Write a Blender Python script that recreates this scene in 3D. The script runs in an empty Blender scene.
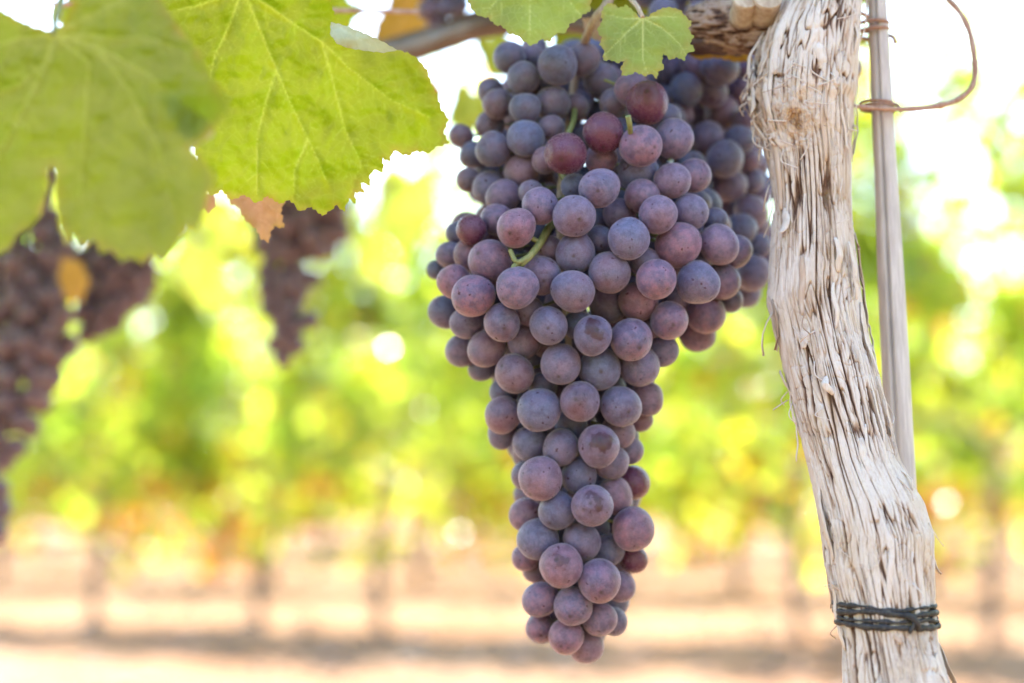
import bpy, math, random
import numpy as np
from mathutils import Vector, Matrix, Quaternion
from mathutils.geometry import delaunay_2d_cdt

R = math.radians
rng = random.Random(7)
C = bpy.context.scene.collection
sc = bpy.context.scene

# ------------------------------------------------------------------ camera
FPX, PITCH = 1422.2, R(5.16)
CAM = Vector((0, 0, 1.0))
cam = bpy.data.objects.new('camera', bpy.data.cameras.new('camera'))
C.objects.link(cam); sc.camera = cam
cam.location = CAM; cam.rotation_euler = (R(90) + PITCH, 0, 0)
cam.data.lens = 50; cam.data.sensor_width = 36
cam.data.clip_start = 0.02; cam.data.clip_end = 3000
cam.data.dof.use_dof = True
cam.data.dof.focus_distance = 0.556
cam.data.dof.aperture_fstop = 3.7

# ------------------------------------------------------------------ world, sun, exposure
SUN_EL, SUN_AZ = R(60), R(-24)          # azimuth from +Y, negative = towards -X
sdir = Vector((math.sin(SUN_AZ) * math.cos(SUN_EL), math.cos(SUN_AZ) * math.cos(SUN_EL), math.sin(SUN_EL)))
w = bpy.data.worlds.new("World"); sc.world = w; w.use_nodes = True
nt = w.node_tree
sky = nt.nodes.new('ShaderNodeTexSky'); sky.sky_type = 'NISHITA'; sky.sun_disc = False
sky.sun_elevation = SUN_EL; sky.sun_rotation = SUN_AZ; sky.dust_density = 1.0; sky.air_density = 1.2
nt.links.new(sky.outputs[0], nt.nodes['Background'].inputs[0])
nt.nodes['Background'].inputs[1].default_value = 0.15
sl = bpy.data.lights.new('sun', 'SUN'); sl.energy = 3.8; sl.angle = R(0.53); sl.color = (1, .94, .84)
so = bpy.data.objects.new('sun', sl); C.objects.link(so)
so.rotation_euler = (-sdir).to_track_quat('-Z', 'Y').to_euler()
sc.view_settings.view_transform = 'Standard'; sc.view_settings.look = 'None'
sc.view_settings.exposure = 2.6; sc.view_settings.gamma = 1
sc.render.engine = 'CYCLES'
sc.cycles.use_denoising = True
sc.cycles.max_bounces = 8; sc.cycles.transmission_bounces = 6; sc.cycles.transparent_max_bounces = 6
sc.cycles.sample_clamp_indirect = 6

# ------------------------------------------------------------------ helpers
ca, sa = math.cos(PITCH), math.sin(PITCH)
def at(px, py, Y):
    """point on the photograph's sight line whose world y is Y"""
    k = (341.5 - py) / FPX
    d = Y / (ca - sa * k)
    return Vector(((px - 512) / FPX * d, Y, CAM.z + d * (sa + ca * k)))

def mesh_obj(name, v, f, mat, parent=None, smooth=True):
    me = bpy.data.meshes.new(name)
    me.from_pydata([tuple(p) for p in v], [], f)
    if smooth: me.polygons.foreach_set('use_smooth', [True] * len(me.polygons))
    for p_ in me.polygons:
        if len(p_.vertices) > 6: p_.use_smooth = False
    me.materials.append(mat); me.update()
    o = bpy.data.objects.new(name, me); C.objects.link(o)
    if parent: o.parent = parent
    return o

def fast_mesh(name, v, faces, mat, parent=None, smooth=True):
    """v (N,3) array, faces (M,k) int array of equal sized faces"""
    me = bpy.data.meshes.new(name)
    v = np.asarray(v, np.float32); faces = np.asarray(faces, np.int32); M, k = faces.shape
    me.vertices.add(len(v)); me.vertices.foreach_set('co', v.ravel())
    me.loops.add(M * k); me.loops.foreach_set('vertex_index', faces.ravel())
    me.polygons.add(M)
    me.polygons.foreach_set('loop_start', np.arange(0, M * k, k, dtype=np.int32))
    me.polygons.foreach_set('loop_total', np.full(M, k, np.int32))
    if smooth: me.polygons.foreach_set('use_smooth', np.ones(M, bool))
    me.materials.append(mat); me.update(calc_edges=True)
    o = bpy.data.objects.new(name, me); C.objects.link(o)
    if parent: o.parent = parent
    return o

def attr(o, name, vals):
    a = o.data.attributes.new(name, 'FLOAT', 'POINT'); a.data.foreach_set('value', np.asarray(vals, np.float32))
def cattr(o, name, cols):
    a = o.data.attributes.new(name, 'FLOAT_COLOR', 'POINT')
    cols = np.asarray(cols, np.float32)
    a.data.foreach_set('color', np.concatenate([cols, np.ones((len(cols), 1), np.float32)], 1).ravel())

def tag(o, label=None, cat=None, group=None, kind=None):
    if label: o['label'] = label
    if cat: o['category'] = cat
    if group: o['group'] = group
    if kind: o['kind'] = kind
    return o
def empty(name, loc):
    o = bpy.data.objects.new(name, None); C.objects.link(o); o.location = loc; o.empty_display_size = .02
    return o
def adopt(o, root):                                  # parent keeping world coordinates
    o.parent = root; o.location = Vector(o.location) - Vector(root.location)
    return o

def tube(pts, radii, seg=12, close=True):
    """swept tube through points, returns verts, faces(quads + caps)"""
    pts = [Vector(p) for p in pts]; n = len(pts); v = []; f = []
    up = Vector((0, 1, 0.13)).normalized()
    t0 = (pts[1] - pts[0]).normalized()
    a = t0.cross(up)
    if a.length < .1: a = t0.cross(Vector((1, 0, 0)))
    a.normalize()
    for i, p in enumerate(pts):
        t = (pts[min(i + 1, n - 1)] - pts[max(i - 1, 0)]).normalized()
        a = (a - t * a.dot(t)).normalized(); b = t.cross(a)
        r = radii[i] if hasattr(radii, '__len__') else radii
        for k in range(seg):
            th = 2 * math.pi * k / seg
            v.append(p + (a * math.cos(th) + b * math.sin(th)) * r)
    for i in range(n - 1):
        for k in range(seg):
            k2 = (k + 1) % seg
            f.append((i * seg + k, i * seg + k2, (i + 1) * seg + k2, (i + 1) * seg + k))
    if close:
        f.append(tuple(range(seg))[::-1]); f.append(tuple((n - 1) * seg + k for k in range(seg)))
    return v, f
def smooth_path(pts, n=40):
    P = [Vector(p) for p in pts]; P = [P[0] * 2 - P[1]] + P + [P[-1] * 2 - P[-2]]
    out = []; m = len(P) - 3
    for j in range(n + 1):
        u = j / n * m; i = min(int(u), m - 1); t = u - i
        a, b, c, d = P[i:i + 4]
        out.append(.5 * ((2 * b) + (c - a) * t + (2 * a - 5 * b + 4 * c - d) * t * t + (3 * b - a - 3 * c + d) * t ** 3))
    return out
def merge(parts):
    v, f = [], []
    for pv, pf in parts:
        k = len(v); v += list(pv); f += [tuple(i + k for i in q) for q in pf]
    return v, f

# numpy gradient noise, periodic in x when per > 0
def gnoise(x, y, per=0, seed=0):
    x = np.asarray(x, float); y = np.asarray(y, float)
    xi = np.floor(x).astype(int); yi = np.floor(y).astype(int); xf = x - xi; yf = y - yi
    def g(ix, iy, dx, dy):
        if per: ix = ix % per
        h = (ix * 374761393 + iy * 668265263 + seed * 974634777) & 0xffffffff
        h = ((h ^ (h >> 13)) * 1274126177) & 0xffffffff
        h = (h ^ (h >> 16)) & 0xffff
        a = h / 65536. * 2 * np.pi
        return np.cos(a) * dx + np.sin(a) * dy
    u = xf * xf * xf * (xf * (xf * 6 - 15) + 10); v = yf * yf * yf * (yf * (yf * 6 - 15) + 10)
    return 1.5 * ((g(xi, yi, xf, yf) * (1 - u) + g(xi + 1, yi, xf - 1, yf) * u) * (1 - v)
            + (g(xi, yi + 1, xf, yf - 1) * (1 - u) + g(xi + 1, yi + 1, xf - 1, yf - 1) * u) * v)
def fbm(x, y, per=0, seed=0, o=3):
    s = 0; a = 1
    for k in range(o):
        s = s + a * gnoise(x * 2 ** k, y * 2 ** k, per * 2 ** k, seed + k); a *= .5
    return s
def sstep(a, b, x):
    t = np.clip((x - a) / (b - a), 0, 1); return t * t * (3 - 2 * t)

# ------------------------------------------------------------------ materials
class M:
    def __init__(s, name):
        s.m = bpy.data.materials.new(name); s.m.use_nodes = True; s.t = s.m.node_tree
        s.b = s.t.nodes['Principled BSDF']; s.o = s.t.nodes['Material Output']
    def n(s, typ, **kw):
        x = s.t.nodes.new(typ)
        for k, v in kw.items():
            if k.startswith('_'): setattr(x, k[1:], v)
            else: s.put(x.inputs[k.replace('__', ' ')] if not k[0] == 'i' or not k[1:].isdigit() else x.inputs[int(k[1:])], v)
        return x
    def put(s, sock, v):
        if isinstance(v, bpy.types.NodeSocket): s.t.links.new(v, sock)
        else:
            if isinstance(v, tuple) and len(v) == 3 and sock.type == 'RGBA': v = v + (1,)
            sock.default_value = v
    def math(s, op, a, b=0., c=0., clamp=False):
        x = s.t.nodes.new('ShaderNodeMath'); x.operation = op; x.use_clamp = clamp
        s.put(x.inputs[0], a); s.put(x.inputs[1], b); s.put(x.inputs[2], c); return x.outputs[0]
    def mix(s, f, a, b, typ='MIX'):
        x = s.t.nodes.new('ShaderNodeMix'); x.data_type = 'RGBA'; x.blend_type = typ
        s.put(x.inputs[0], f); s.put(x.inputs[6], a); s.put(x.inputs[7], b); return x.outputs[2]
    def ramp(s, f, a, b, lo=0., hi=1.):
        x = s.t.nodes.new('ShaderNodeMapRange'); x.interpolation_type = 'SMOOTHSTEP'
        s.put(x.inputs[0], f); s.put(x.inputs[1], a); s.put(x.inputs[2], b); s.put(x.inputs[3], lo); s.put(x.inputs[4], hi)
        return x.outputs[0]
    def noise(s, vec, scale, detail=3, w=None, rough=.5):
        x = s.t.nodes.new('ShaderNodeTexNoise')
        if w is not None: x.noise_dimensions = '4D'; s.put(x.inputs['W'], w)
        if vec is not None: s.put(x.inputs['Vector'], vec)
        x.inputs['Scale'].default_value = scale; x.inputs['Detail'].default_value = detail; x.inputs['Roughness'].default_value = rough
        return x.outputs[0]
    def set(s, **kw):
        for k, v in kw.items(): s.put(s.b.inputs[k.replace('_', ' ')], v)
        return s
    def attr(s, name, typ='GEOMETRY'):
        x = s.t.nodes.new('ShaderNodeAttribute'); x.attribute_type = typ; x.attribute_name = name; return x

def grape_material(name, dull=0.):
    m = M(name)
    co = m.n('ShaderNodeTexCoord').outputs['Object']
    oi = m.n('ShaderNodeObjectInfo'); ge = m.n('ShaderNodeNewGeometry')
    rnd = m.math('FRACT', m.math('ADD', oi.outputs['Random'], ge.outputs['Random Per Island']))
    W = m.math('MULTIPLY', rnd, 37.)
    red = m.attr('red', 'OBJECT').outputs['Fac']; rub = m.attr('rub', 'OBJECT').outputs['Fac']
    big = m.noise(co, 0.9, 3, W, .55); mid = m.noise(co, 2.6, 4, m.math('ADD', W, 5.), .65); fine = m.noise(co, 16., 3, W, .7)
    # skin under the bloom
    skin = m.mix(m.ramp(big, .35, .68), (.020, .005, .016), (.07, .010, .024))
    skin = m.mix(m.math('MULTIPLY', red, .8), skin, (.15, .014, .030))
    # waxy bloom: bluish grey, pinker where the berry is redder
    hue = m.ramp(m.math('ADD', m.math('MULTIPLY', rnd, .5), big), .5, 1.15)
    bloom = m.mix(hue, (.105, .120, .215), (.215, .135, .180))
    bloom = m.mix(m.attr('sky_tint', 'OBJECT').outputs['Fac'], bloom, (.125, .150, .290))  # blue skylight on the upper grapes, painted into the bloom colour
    bloom = m.mix(m.math('MULTIPLY', m.ramp(mid, .40, .62), m.math('ADD', m.math('MULTIPLY', red, .80), .0)), bloom, (.33, .145, .21))
    if dull: bloom = m.mix(dull, bloom, (.165, .110, .115))
    amt = m.math('MULTIPLY', m.ramp(mid, .28, .60, .50, .96), m.ramp(fine, .34, .60, .68, 1.))
    amt = m.math('MULTIPLY', amt, m.math('SUBTRACT', 1., m.math('MULTIPLY', m.math('POWER', red, 5.), .35)))
    wine = m.ramp(red, .80, .90)
    amt = m.math('MULTIPLY', amt, m.math('SUBTRACT', 1., m.math('MULTIPLY', wine, .45)))
    bloom = m.mix(m.math('MULTIPLY', wine, .7), bloom, (.13, .055, .10)); skin = m.mix(wine, skin, (.080, .008, .030))
    # rubbed clean towards the blossom end on some berries
    sep = m.n('ShaderNodeSeparateXYZ', i0=co)
    irr = m.noise(co, 1.15, 3, m.math('ADD', W, 3.), .5)
    cap = m.math('ADD', m.math('MULTIPLY', sep.outputs[2], -1.), m.math('MULTIPLY', m.math('SUBTRACT', irr, .5), 1.1))
    clean = m.math('MULTIPLY', m.ramp(cap, .76, 1.0), rub)
    # small random scuffs on every berry
    scf = m.ramp(m.noise(co, 3.3, 2, m.math('ADD', W, 11.), .6), .655, .70)
    clean = m.math('MAXIMUM', clean, m.math('MULTIPLY', scf, .8))
    amt = m.math('MULTIPLY', amt, m.math('SUBTRACT', 1., m.math('MULTIPLY', clean, .9)))
    vor = m.n('ShaderNodeTexVoronoi', Vector=co, Scale=7.5); vor.inputs['Randomness'].default_value = 1
    spot = m.ramp(vor.outputs['Distance'], .07, .15, 1., 0.)
    spot = m.math('MULTIPLY', spot, m.ramp(mid, .47, .55))
    skin = m.mix(clean, skin, (.045, .012, .014))
    col = m.mix(amt, skin, bloom)
    col = m.mix(m.math('MULTIPLY', spot, .55), col, (.05, .022, .03))
    # fine pale dust
    col = m.mix(m.math('MULTIPLY', m.ramp(m.noise(co, 34., 2, W), .60, .70), m.math('MULTIPLY', amt, .40)), col, (.36, .32, .40))
    sc_ = m.attr('scar').outputs['Fac']
    col = m.mix(sc_, col, (.035, .018, .015))
    bmp = m.n('ShaderNodeBump', Strength=.22, Distance=.03, Height=m.math('ADD', fine, m.math('MULTIPLY', mid, .6)))
    m.set(Base_Color=col, Roughness=m.ramp(amt, .0, .8, .14, .52), Normal=bmp.outputs[0], Subsurface_Weight=m.math('MULTIPLY', amt, .14), Subsurface_Radius=(1., .35, .25),
          Subsurface_Scale=.0035, Specular_IOR_Level=.42)
    m.set(Sheen_Weight=m.math('MULTIPLY', amt, .60 * (1 - dull)), Sheen_Roughness=.35, Sheen_Tint=(.86, .78, .92, 1))
    return m.m
GRAPE = grape_material('grape_skin'); GRAPE_DRY = grape_material('ripe_grape_skin', .7)

def leaf_material(name, diff, trans, veincol, tw=.5, mottle=None, scale=260., rough=.42):
    m = M(name)
    co = m.n('ShaderNodeTexCoord').outputs['Object']
    v = m.attr('vein').outputs['Fac']
    n1 = m.noise(co, scale * .12, 4, None, .6); n2 = m.noise(co, scale * .9, 3)
    vo = m.n('ShaderNodeTexVoronoi', Vector=co, Scale=scale, _feature='DISTANCE_TO_EDGE')
    net = m.ramp(vo.outputs['Distance'], .02, .12, 1., 0.)
    vein = m.math('MAXIMUM', v, m.math('MULTIPLY', net, .10))
    mot = mottle or tuple(c * .65 for c in diff)
    d = m.mix(m.ramp(n1, .35, .7), diff, mot); d = m.mix(m.math('MULTIPLY', m.ramp(n2, .5, .75), .25), d, tuple(min(1, c * 1.5) for c in diff))
    e = m.attr('edge').outputs['Fac']
    d = m.mix(m.math('MULTIPLY', e, .75), d, (.38, .26, .05))
    d2 = m.mix(vein, d, veincol)
    t = m.mix(m.ramp(n1, .3, .75), trans, tuple(c * .72 for c in trans)); t = m.mix(m.math('MULTIPLY', e, .6), t, (.55, .38, .05))
    t2 = m.mix(vein, t, tuple(min(1, c * 1.0 + .12) for c in trans))
    bmp = m.n('ShaderNodeBump', Strength=.5, Distance=.0006, Height=m.math('ADD', m.math('MULTIPLY', vein, 1.), m.math('MULTIPLY', n2, .5)))
    m.set(Base_Color=d2, Roughness=rough, Normal=bmp.outputs[0], Specular_IOR_Level=.35)
    tb = m.n('ShaderNodeBsdfTranslucent', Color=t2, Normal=bmp.outputs[0])
    mx = m.n('ShaderNodeMixShader', i0=tw, i1=m.b.outputs[0], i2=tb.outputs[0])
    m.t.links.new(mx.outputs[0], m.o.inputs[0]); return m.m
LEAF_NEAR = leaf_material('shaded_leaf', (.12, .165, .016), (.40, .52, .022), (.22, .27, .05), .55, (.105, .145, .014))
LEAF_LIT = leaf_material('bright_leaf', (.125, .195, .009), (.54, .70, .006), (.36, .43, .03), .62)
LEAF_FRESH = leaf_material('fresh_leaf', (.27, .35, .055), (.50, .62, .07), (.55, .58, .18), .42)
LEAF_DRY = leaf_material('dry_leaf', (.42, .23, .13), (.70, .42, .26), (.42, .26, .16), .5, (.36, .17, .08))
LEAF_AMBER = leaf_material('amber_leaf', (.36, .20, .035), (.62, .36, .06), (.45, .2, .05), .5, (.36, .17, .02))

def scatter_leaf_material(name):
    m = M(name); c = m.attr('tint')
    m.set(Base_Color=c.outputs['Color'], Roughness=.30, Specular_IOR_Level=.5, Coat_Weight=.7, Coat_Roughness=.13)
    t = m.mix(1., c.outputs['Color'], (3.6, 3.3, 1.9), 'MULTIPLY')
    tb = m.n('ShaderNodeBsdfTranslucent', Color=t)
    mx = m.n('ShaderNodeMixShader', i0=.6, i1=m.b.outputs[0], i2=tb.outputs[0])
    m.t.links.new(mx.outputs[0], m.o.inputs[0]); return m.m
LEAF_FAR = scatter_leaf_material('vineyard_leaf')

def bark_material(name, pale, mid, dark, scale=1.):
    m = M(name); co = m.n('ShaderNodeTexCoord').outputs['Object']
    h = m.attr('h').outputs['Fac']
    mp = m.n('ShaderNodeMapping', Vector=co, Scale=(1, 1, .12))
    fib = m.noise(mp.outputs[0], 1400 * scale, 4, None, .65); pat = m.noise(co, 60 * scale, 3); pat2 = m.noise(mp.outputs[0], 260 * scale, 3)
    c = m.mix(m.ramp(h, .22, .44), dark, mid)
    c = m.mix(m.ramp(m.math('ADD', h, m.math('MULTIPLY', m.math('SUBTRACT', pat2, .5), .5)), .38, .54), c, pale)
    c = m.mix(m.math('MULTIPLY', m.ramp(pat, .52, .68), .45), c, (.50, .37, .25))
    c = m.mix(m.math('MULTIPLY', m.ramp(fib, .48, .68), .5), c, mid)
    c = m.mix(m.math('MULTIPLY', m.attr('raw').outputs['Fac'], .75), c, m.mix(m.ramp(fib, .4, .65), (.44, .29, .17), (.16, .085, .05)))
    bmp = m.n('ShaderNodeBump', Strength=.55, Distance=.0007, Height=fib)
    m.set(Base_Color=c, Roughness=.85, Normal=bmp.outputs[0], Specular_IOR_Level=.2); return m.m
BARK = bark_material('grey_vine_bark', (.60, .52, .465), (.46, .335, .255), (.12, .062, .042))
BARK_ARM2 = bark_material('tan_spur_bark', (.30, .215, .17), (.16, .09, .06), (.035, .018, .014))
BARK_ARM = bark_material('brown_vine_bark', (.30, .20, .16), (.20, .12, .09), (.07, .04, .03))

def wood_material(name, a, b, rough=.7, scale=900):
    m = M(name); co = m.n('ShaderNodeTexCoord').outputs['Object']
    mp = m.n('ShaderNodeMapping', Vector=co, Scale=(1, 1, .05)); f = m.noise(mp.outputs[0], scale, 4, None, .6)
    f2 = m.noise(co, 40, 3)
    c = m.mix(m.ramp(f, .35, .7), a, b); c = m.mix(m.math('MULTIPLY', m.ramp(f2, .45, .7), .4), c, tuple(x * .75 for x in a))
    bmp = m.n('ShaderNodeBump', Strength=.4, Distance=.0005, Height=f)
    m.set(Base_Color=c, Roughness=rough, Normal=bmp.outputs[0], Specular_IOR_Level=.25); return m.m
STAKE = wood_material('weathered_stake_wood', (.44, .39, .375), (.58, .53, .51))
TENDRIL = wood_material('dried_tendril', (.30, .16, .11), (.42, .29, .23), .6, 1500)
CANE = wood_material('brown_cane', (.060, .036, .034), (.11, .065, .055), .45)
STEM = wood_material('green_stem', (.17, .19, .07), (.24, .24, .10), .5, 700)
STEM_BROWN = wood_material('woody_stem', (.34, .24, .16), (.48, .38, .28), .6, 900)
CUT = wood_material('cut_wood', (.36, .26, .18), (.50, .40, .30), .7, 500)
TWINE = wood_material('dark_twine', (.02, .02, .022), (.075, .065, .06), .6, 1600)
WIREM = wood_material('rusty_wire', (.40, .22, .18), (.55, .38, .33), .5, 300)
FAR_TRUNK = wood_material('far_vine_trunk', (.16, .11, .08), (.26, .18, .14), .9, 90)

# ------------------------------------------------------------------ ground
m = M('dry_vineyard_soil'); co = m.n('ShaderNodeTexCoord').outputs['Object']
a1 = m.noise(co, .9, 5); a2 = m.noise(co, 9., 5, None, .65); a3 = m.noise(co, 60., 3)
c = m.mix(m.ramp(a1, .35, .65), (.215, .115, .060), (.29, .180, .108))
c = m.mix(m.ramp(a2, .5, .68), c, (.20, .10, .055)); c = m.mix(m.math('MULTIPLY', m.ramp(a3, .5, .7), .5), c, (.34, .23, .155))
bm_ = m.n('ShaderNodeBump', Strength=.7, Distance=.04, Height=a2)
m.set(Base_Color=c, Roughness=.95, Normal=bm_.outputs[0], Specular_IOR_Level=.1); SOIL = m.m
n = 180
gx = np.linspace(-1, 1, n + 1); gx = np.sign(gx) * np.abs(gx) ** 3 * 500
X, Y_ = np.meshgrid(gx, gx + 0); Y_ = Y_ + 8
near = np.exp(-((X) ** 2 + (Y_ - 8) ** 2) / 900)
Z = fbm(X * .8, Y_ * .8, seed=3) * .03 * near
idx = np.arange((n + 1) ** 2).reshape(n + 1, n + 1)
F = np.stack([idx[:-1, :-1], idx[:-1, 1:], idx[1:, 1:], idx[1:, :-1]], -1).reshape(-1, 4)
g = fast_mesh('ground', np.stack([X, Y_, Z], -1).reshape(-1, 3), F, SOIL)
tag(g, kind='structure')

# clods and dry crumbs on the soil
nr = np.random.RandomState(5)
N = 9000
cx = nr.uniform(-9, 9, N); cy = nr.uniform(3.5, 22, N); s = nr.gamma(2, .010, N) + .006
octa = np.array([(1, 0, 0), (0, 1, 0), (-1, 0, 0), (0, -1, 0), (0, 0, 1), (0, 0, -1)], float)
V = octa[None] * (s[:, None, None] * nr.uniform(.6, 1.3, (N, 6, 1))) * np.array([1, 1, .6]) + np.stack([cx, cy, s * .3], -1)[:, None]
of = np.array([(0, 1, 4), (1, 2, 4), (2, 3, 4), (3, 0, 4), (1, 0, 5), (2, 1, 5), (3, 2, 5), (0, 3, 5)])
Fc = (np.arange(N)[:, None, None] * 6 + of[None]).reshape(-1, 3)
m = M('soil_clod'); m.set(Base_Color=m.mix(m.n('ShaderNodeNewGeometry').outputs['Random Per Island'], (.20, .11, .07), (.46, .34, .25)), Roughness=.9)
tag(fast_mesh('gravel', V.reshape(-1, 3), Fc, m.m, smooth=False), 'pale crumbly clods and stones scattered over the vineyard soil', 'gravel', kind='stuff')

# ------------------------------------------------------------------ scattered vine leaves (distant vines and overhead canopy)
def leaf_poly():
    pts = []
    for k, r in enumerate([.35, .62, .95, .66, 1.05, .72, 1.2, .72, 1.05, .66, .95, .62]):
        th = -math.pi / 2 + 2 * math.pi * k / 12
        pts.append((r * math.cos(th), r * math.sin(th) + .25, -.22 * r * r * (abs(math.cos(th)) + .3)))
    return np.array([(0, .15, 0)] + pts)
LP = leaf_poly(); LF = np.array([(0, i + 1, (i + 1) % 12 + 1) for i in range(12)])
def leaf_cloud(pos, size, rs, down=.5, face=None):
    """random leaves: pos (N,3), size (N,)"""
    n = len(pos)
    nrm = rs.normal(size=(n, 3)); nrm[:, 2] = np.abs(nrm[:, 2]) + .25; nrm /= np.linalg.norm(nrm, axis=1)[:, None]
    tip = rs.normal(size=(n, 3)); tip[:, 2] -= down * 2
    tip -= nrm * (tip * nrm).sum(1)[:, None]; tip /= np.linalg.norm(tip, axis=1)[:, None]
    sd = np.cross(tip, nrm)
    B = np.stack([sd, tip, nrm], 1)                  # rows
    L = LP[None] * np.array([1, 1, 1]) * (size[:, None, None] * .5)
    L = L * np.stack([np.ones(n), np.ones(n), rs.uniform(-.6, 1.6, n)], 1)[:, None]
    return np.einsum('nkc,ncd->nkd', L, B) + pos[:, None], (np.arange(n)[:, None, None] * 13 + LF[None])
def leaf_tints(n, rs, z=None, red=.05, yel=.10):
    base = np.array([.10, .18, .034]); t = np.ones((n, 3)) * base
    k = rs.uniform(0, 1, n)[:, None]; t = t * (1 - k) + np.array([.27, .315, .048]) * k
    t *= rs.uniform(.7, 1.25, n)[:, None]
    p = rs.uniform(0, 1, n); pr = red * np.ones(n)
    if z is not None: pr = pr + .30 * np.clip(1 - (z - .50) / .45, 0, 1)
    m_ = p < pr; t[m_] = np.array([.26, .10, .03]) * rs.uniform(.6, 1.3, (m_.sum(), 1))
    m2 = (p > 1 - yel); t[m2] = np.array([.30, .27, .03])
    return t

def make_far_vine(seed, n=1150, reach=.75):
    rs = np.random.RandomState(seed)
    root = empty('grapevine', (0, 0, 0))
    # trunk, leaning and knobbly, forking at the top into two arms
    pts = [Vector((0, 0, -.05))]; x = y = 0
    for z in (.2, .4, .6, .8): x += rs.normal() * .03; y += rs.normal() * .03; pts.append(Vector((x, y, z)))
    path = smooth_path(pts, 20)
    rad = [.042 - .012 * i / 20 + .005 * math.sin(i * 1.7 + seed) for i in range(21)]
    parts = [tube(path, rad, 10)]
    for sgn in (-1, 1):
        pp = smooth_path([pts[-1], pts[-1] + Vector((sgn * .18, 0, .12)), pts[-1] + Vector((sgn * .5, 0, .15))], 10)
        parts.append(tube(pp, [.028 - .0012 * i for i in range(11)], 8))
    for k in range(9):
        b = Vector((rs.uniform(-.5, .5), 0, .92)); t = b + Vector((rs.normal() * .2, rs.normal() * .2, rs.uniform(.8, 1.7)))
        parts.append(tube(smooth_path([b, b.lerp(t, .5) + Vector((rs.normal() * .08, rs.normal() * .08, 0)), t], 8), .006, 5))
    v, f = merge(parts)
    mesh_obj('trunk', v, f, FAR_TRUNK, root)
    # crown
    nd = int(n * .60); ns = n - nd
    nc = 46; kx = rs.uniform(-reach, reach, nc); kz = rs.beta(1.3, 1.5, nc) * 1.66 + .46; ky = rs.normal(size=nc) * .17; ki = rs.randint(0, nc, nd)
    xx = kx[ki] + rs.normal(size=nd) * .095; zz = np.maximum(kz[ki] + rs.normal(size=nd) * .10, .37 + .06 * np.sin(xx * 9 + seed)); yy = ky[ki] + rs.normal(size=nd) * .07
    P = [np.stack([xx, yy, zz], -1)]
    left = ns; 
    while left > 0:
        k = min(left, rs.randint(10, 26)); bx = rs.uniform(-reach, reach); hx, hy = rs.normal() * .35, rs.normal() * .25
        t = np.linspace(0, 1, k) ** .8; hgt = rs.uniform(.35, 1.75)
        P.append(np.stack([bx + hx * t + rs.normal(size=k) * .06, hy * t + rs.normal(size=k) * .06, 1.75 + hgt * t], -1)); left -= k
    P = np.concatenate(P); V, Fq = leaf_cloud(P, rs.uniform(.09, .18, len(P)), rs)
    o = fast_mesh('crown', V.reshape(-1, 3), Fq.reshape(-1, 3), LEAF_FAR, root, smooth=False)
    cattr(o, 'tint', np.repeat(leaf_tints(len(P), rs, P[:, 2]), 13, 0))
    return root
protos = [make_far_vine(s_) for s_ in (11, 12, 13, 14, 15)]
used = set()
def place_vine(i, x, y, rz, sc_, label, group):
    p = protos[i]
    if i in used:
        q = p.copy(); C.objects.link(q)
        for ch in p.children:
            c_ = ch.copy(); C.objects.link(c_); c_.parent = q
    else: q = p; used.add(i)
    q.location = (x, y, 0); q.rotation_euler = (0, 0, rz); q.scale = (1, 1, sc_)
    tag(q, label, 'grapevine', group)
row1 = [(-4.1, 'blurred vine of the near row, cut by the left edge of the picture'),
        (-2.75, 'blurred vine of the near row, its trunk leftmost of the clear ones over sunny soil'),
        (-1.62, 'blurred vine of the near row, below the three far bunches, second trunk from left'),
        (-.80, 'blurred vine of the near row with the darkest trunk, just left of the big bunch'),
        (.42, 'blurred vine of the near row standing behind the tip of the big bunch'),
        (1.72, 'blurred vine of the near row, rusty leaves low down, between bunch and bark trunk'),
        (2.75, 'blurred vine of the near row hidden mostly by the peeling bark trunk'),
        (3.75, 'blurred vine of the near row right of the wooden stake, by the right edge')]
for i, (x, lab) in enumerate(row1):
    place_vine(i % 5, x, 8.9 - .22 * x, R(-12) + (math.pi if i % 2 else 0), [1.12, 1.08, 1.18, 1.10, 1.15, 1.2, 1.36, 1.45][i], lab, 'grapevines in the near blurred row')
for r_, (d0, lab) in enumerate([(12.2, 'hazy vine of the second blurred row, seen through the near row'), (15.6, 'hazy vine of the third blurred row, deeper in the vineyard'),
                                (19.5, 'hazy vine of the farthest blurred row, deepest in the vineyard')]):
    k = 0; x = -(d0 * .38 + 1.4)
    while x < d0 * .38 + 1.2:
        place_vine((k * 2 + r_) % 5, x, d0 - .22 * x, R(-12) + (math.pi if k % 3 == 1 else 0), .93 + .12 * rng.random(), lab, 'grapevines in the rows further back')
        x += 1.25 + rng.random() * .25; k += 1

# unseen row added behind the camera to close off the low sky there
for k, x in enumerate((-2.75, -1.45, 1.50, 2.8)):        # unseen neighbours in the same row, added to close sides and shade ground
    place_vine((k * 3 + 1) % 5, x, .95, R(3) + (math.pi if k % 2 else 0), .95, 'unseen neighbouring grapevine added beyond the picture edge to shade sides and ground', 'unseen neighbours added in the nearest row')
for k in range(6):
    place_vine((k * 2 + 1) % 5, -4.4 + 1.6 * k, -3.3 + .2 * rng.random(), R(4) + (math.pi if k % 2 else 0), .85, 'unseen grapevine added behind the camera to close off the low sky', 'unseen grapevines added behind the camera')
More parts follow.
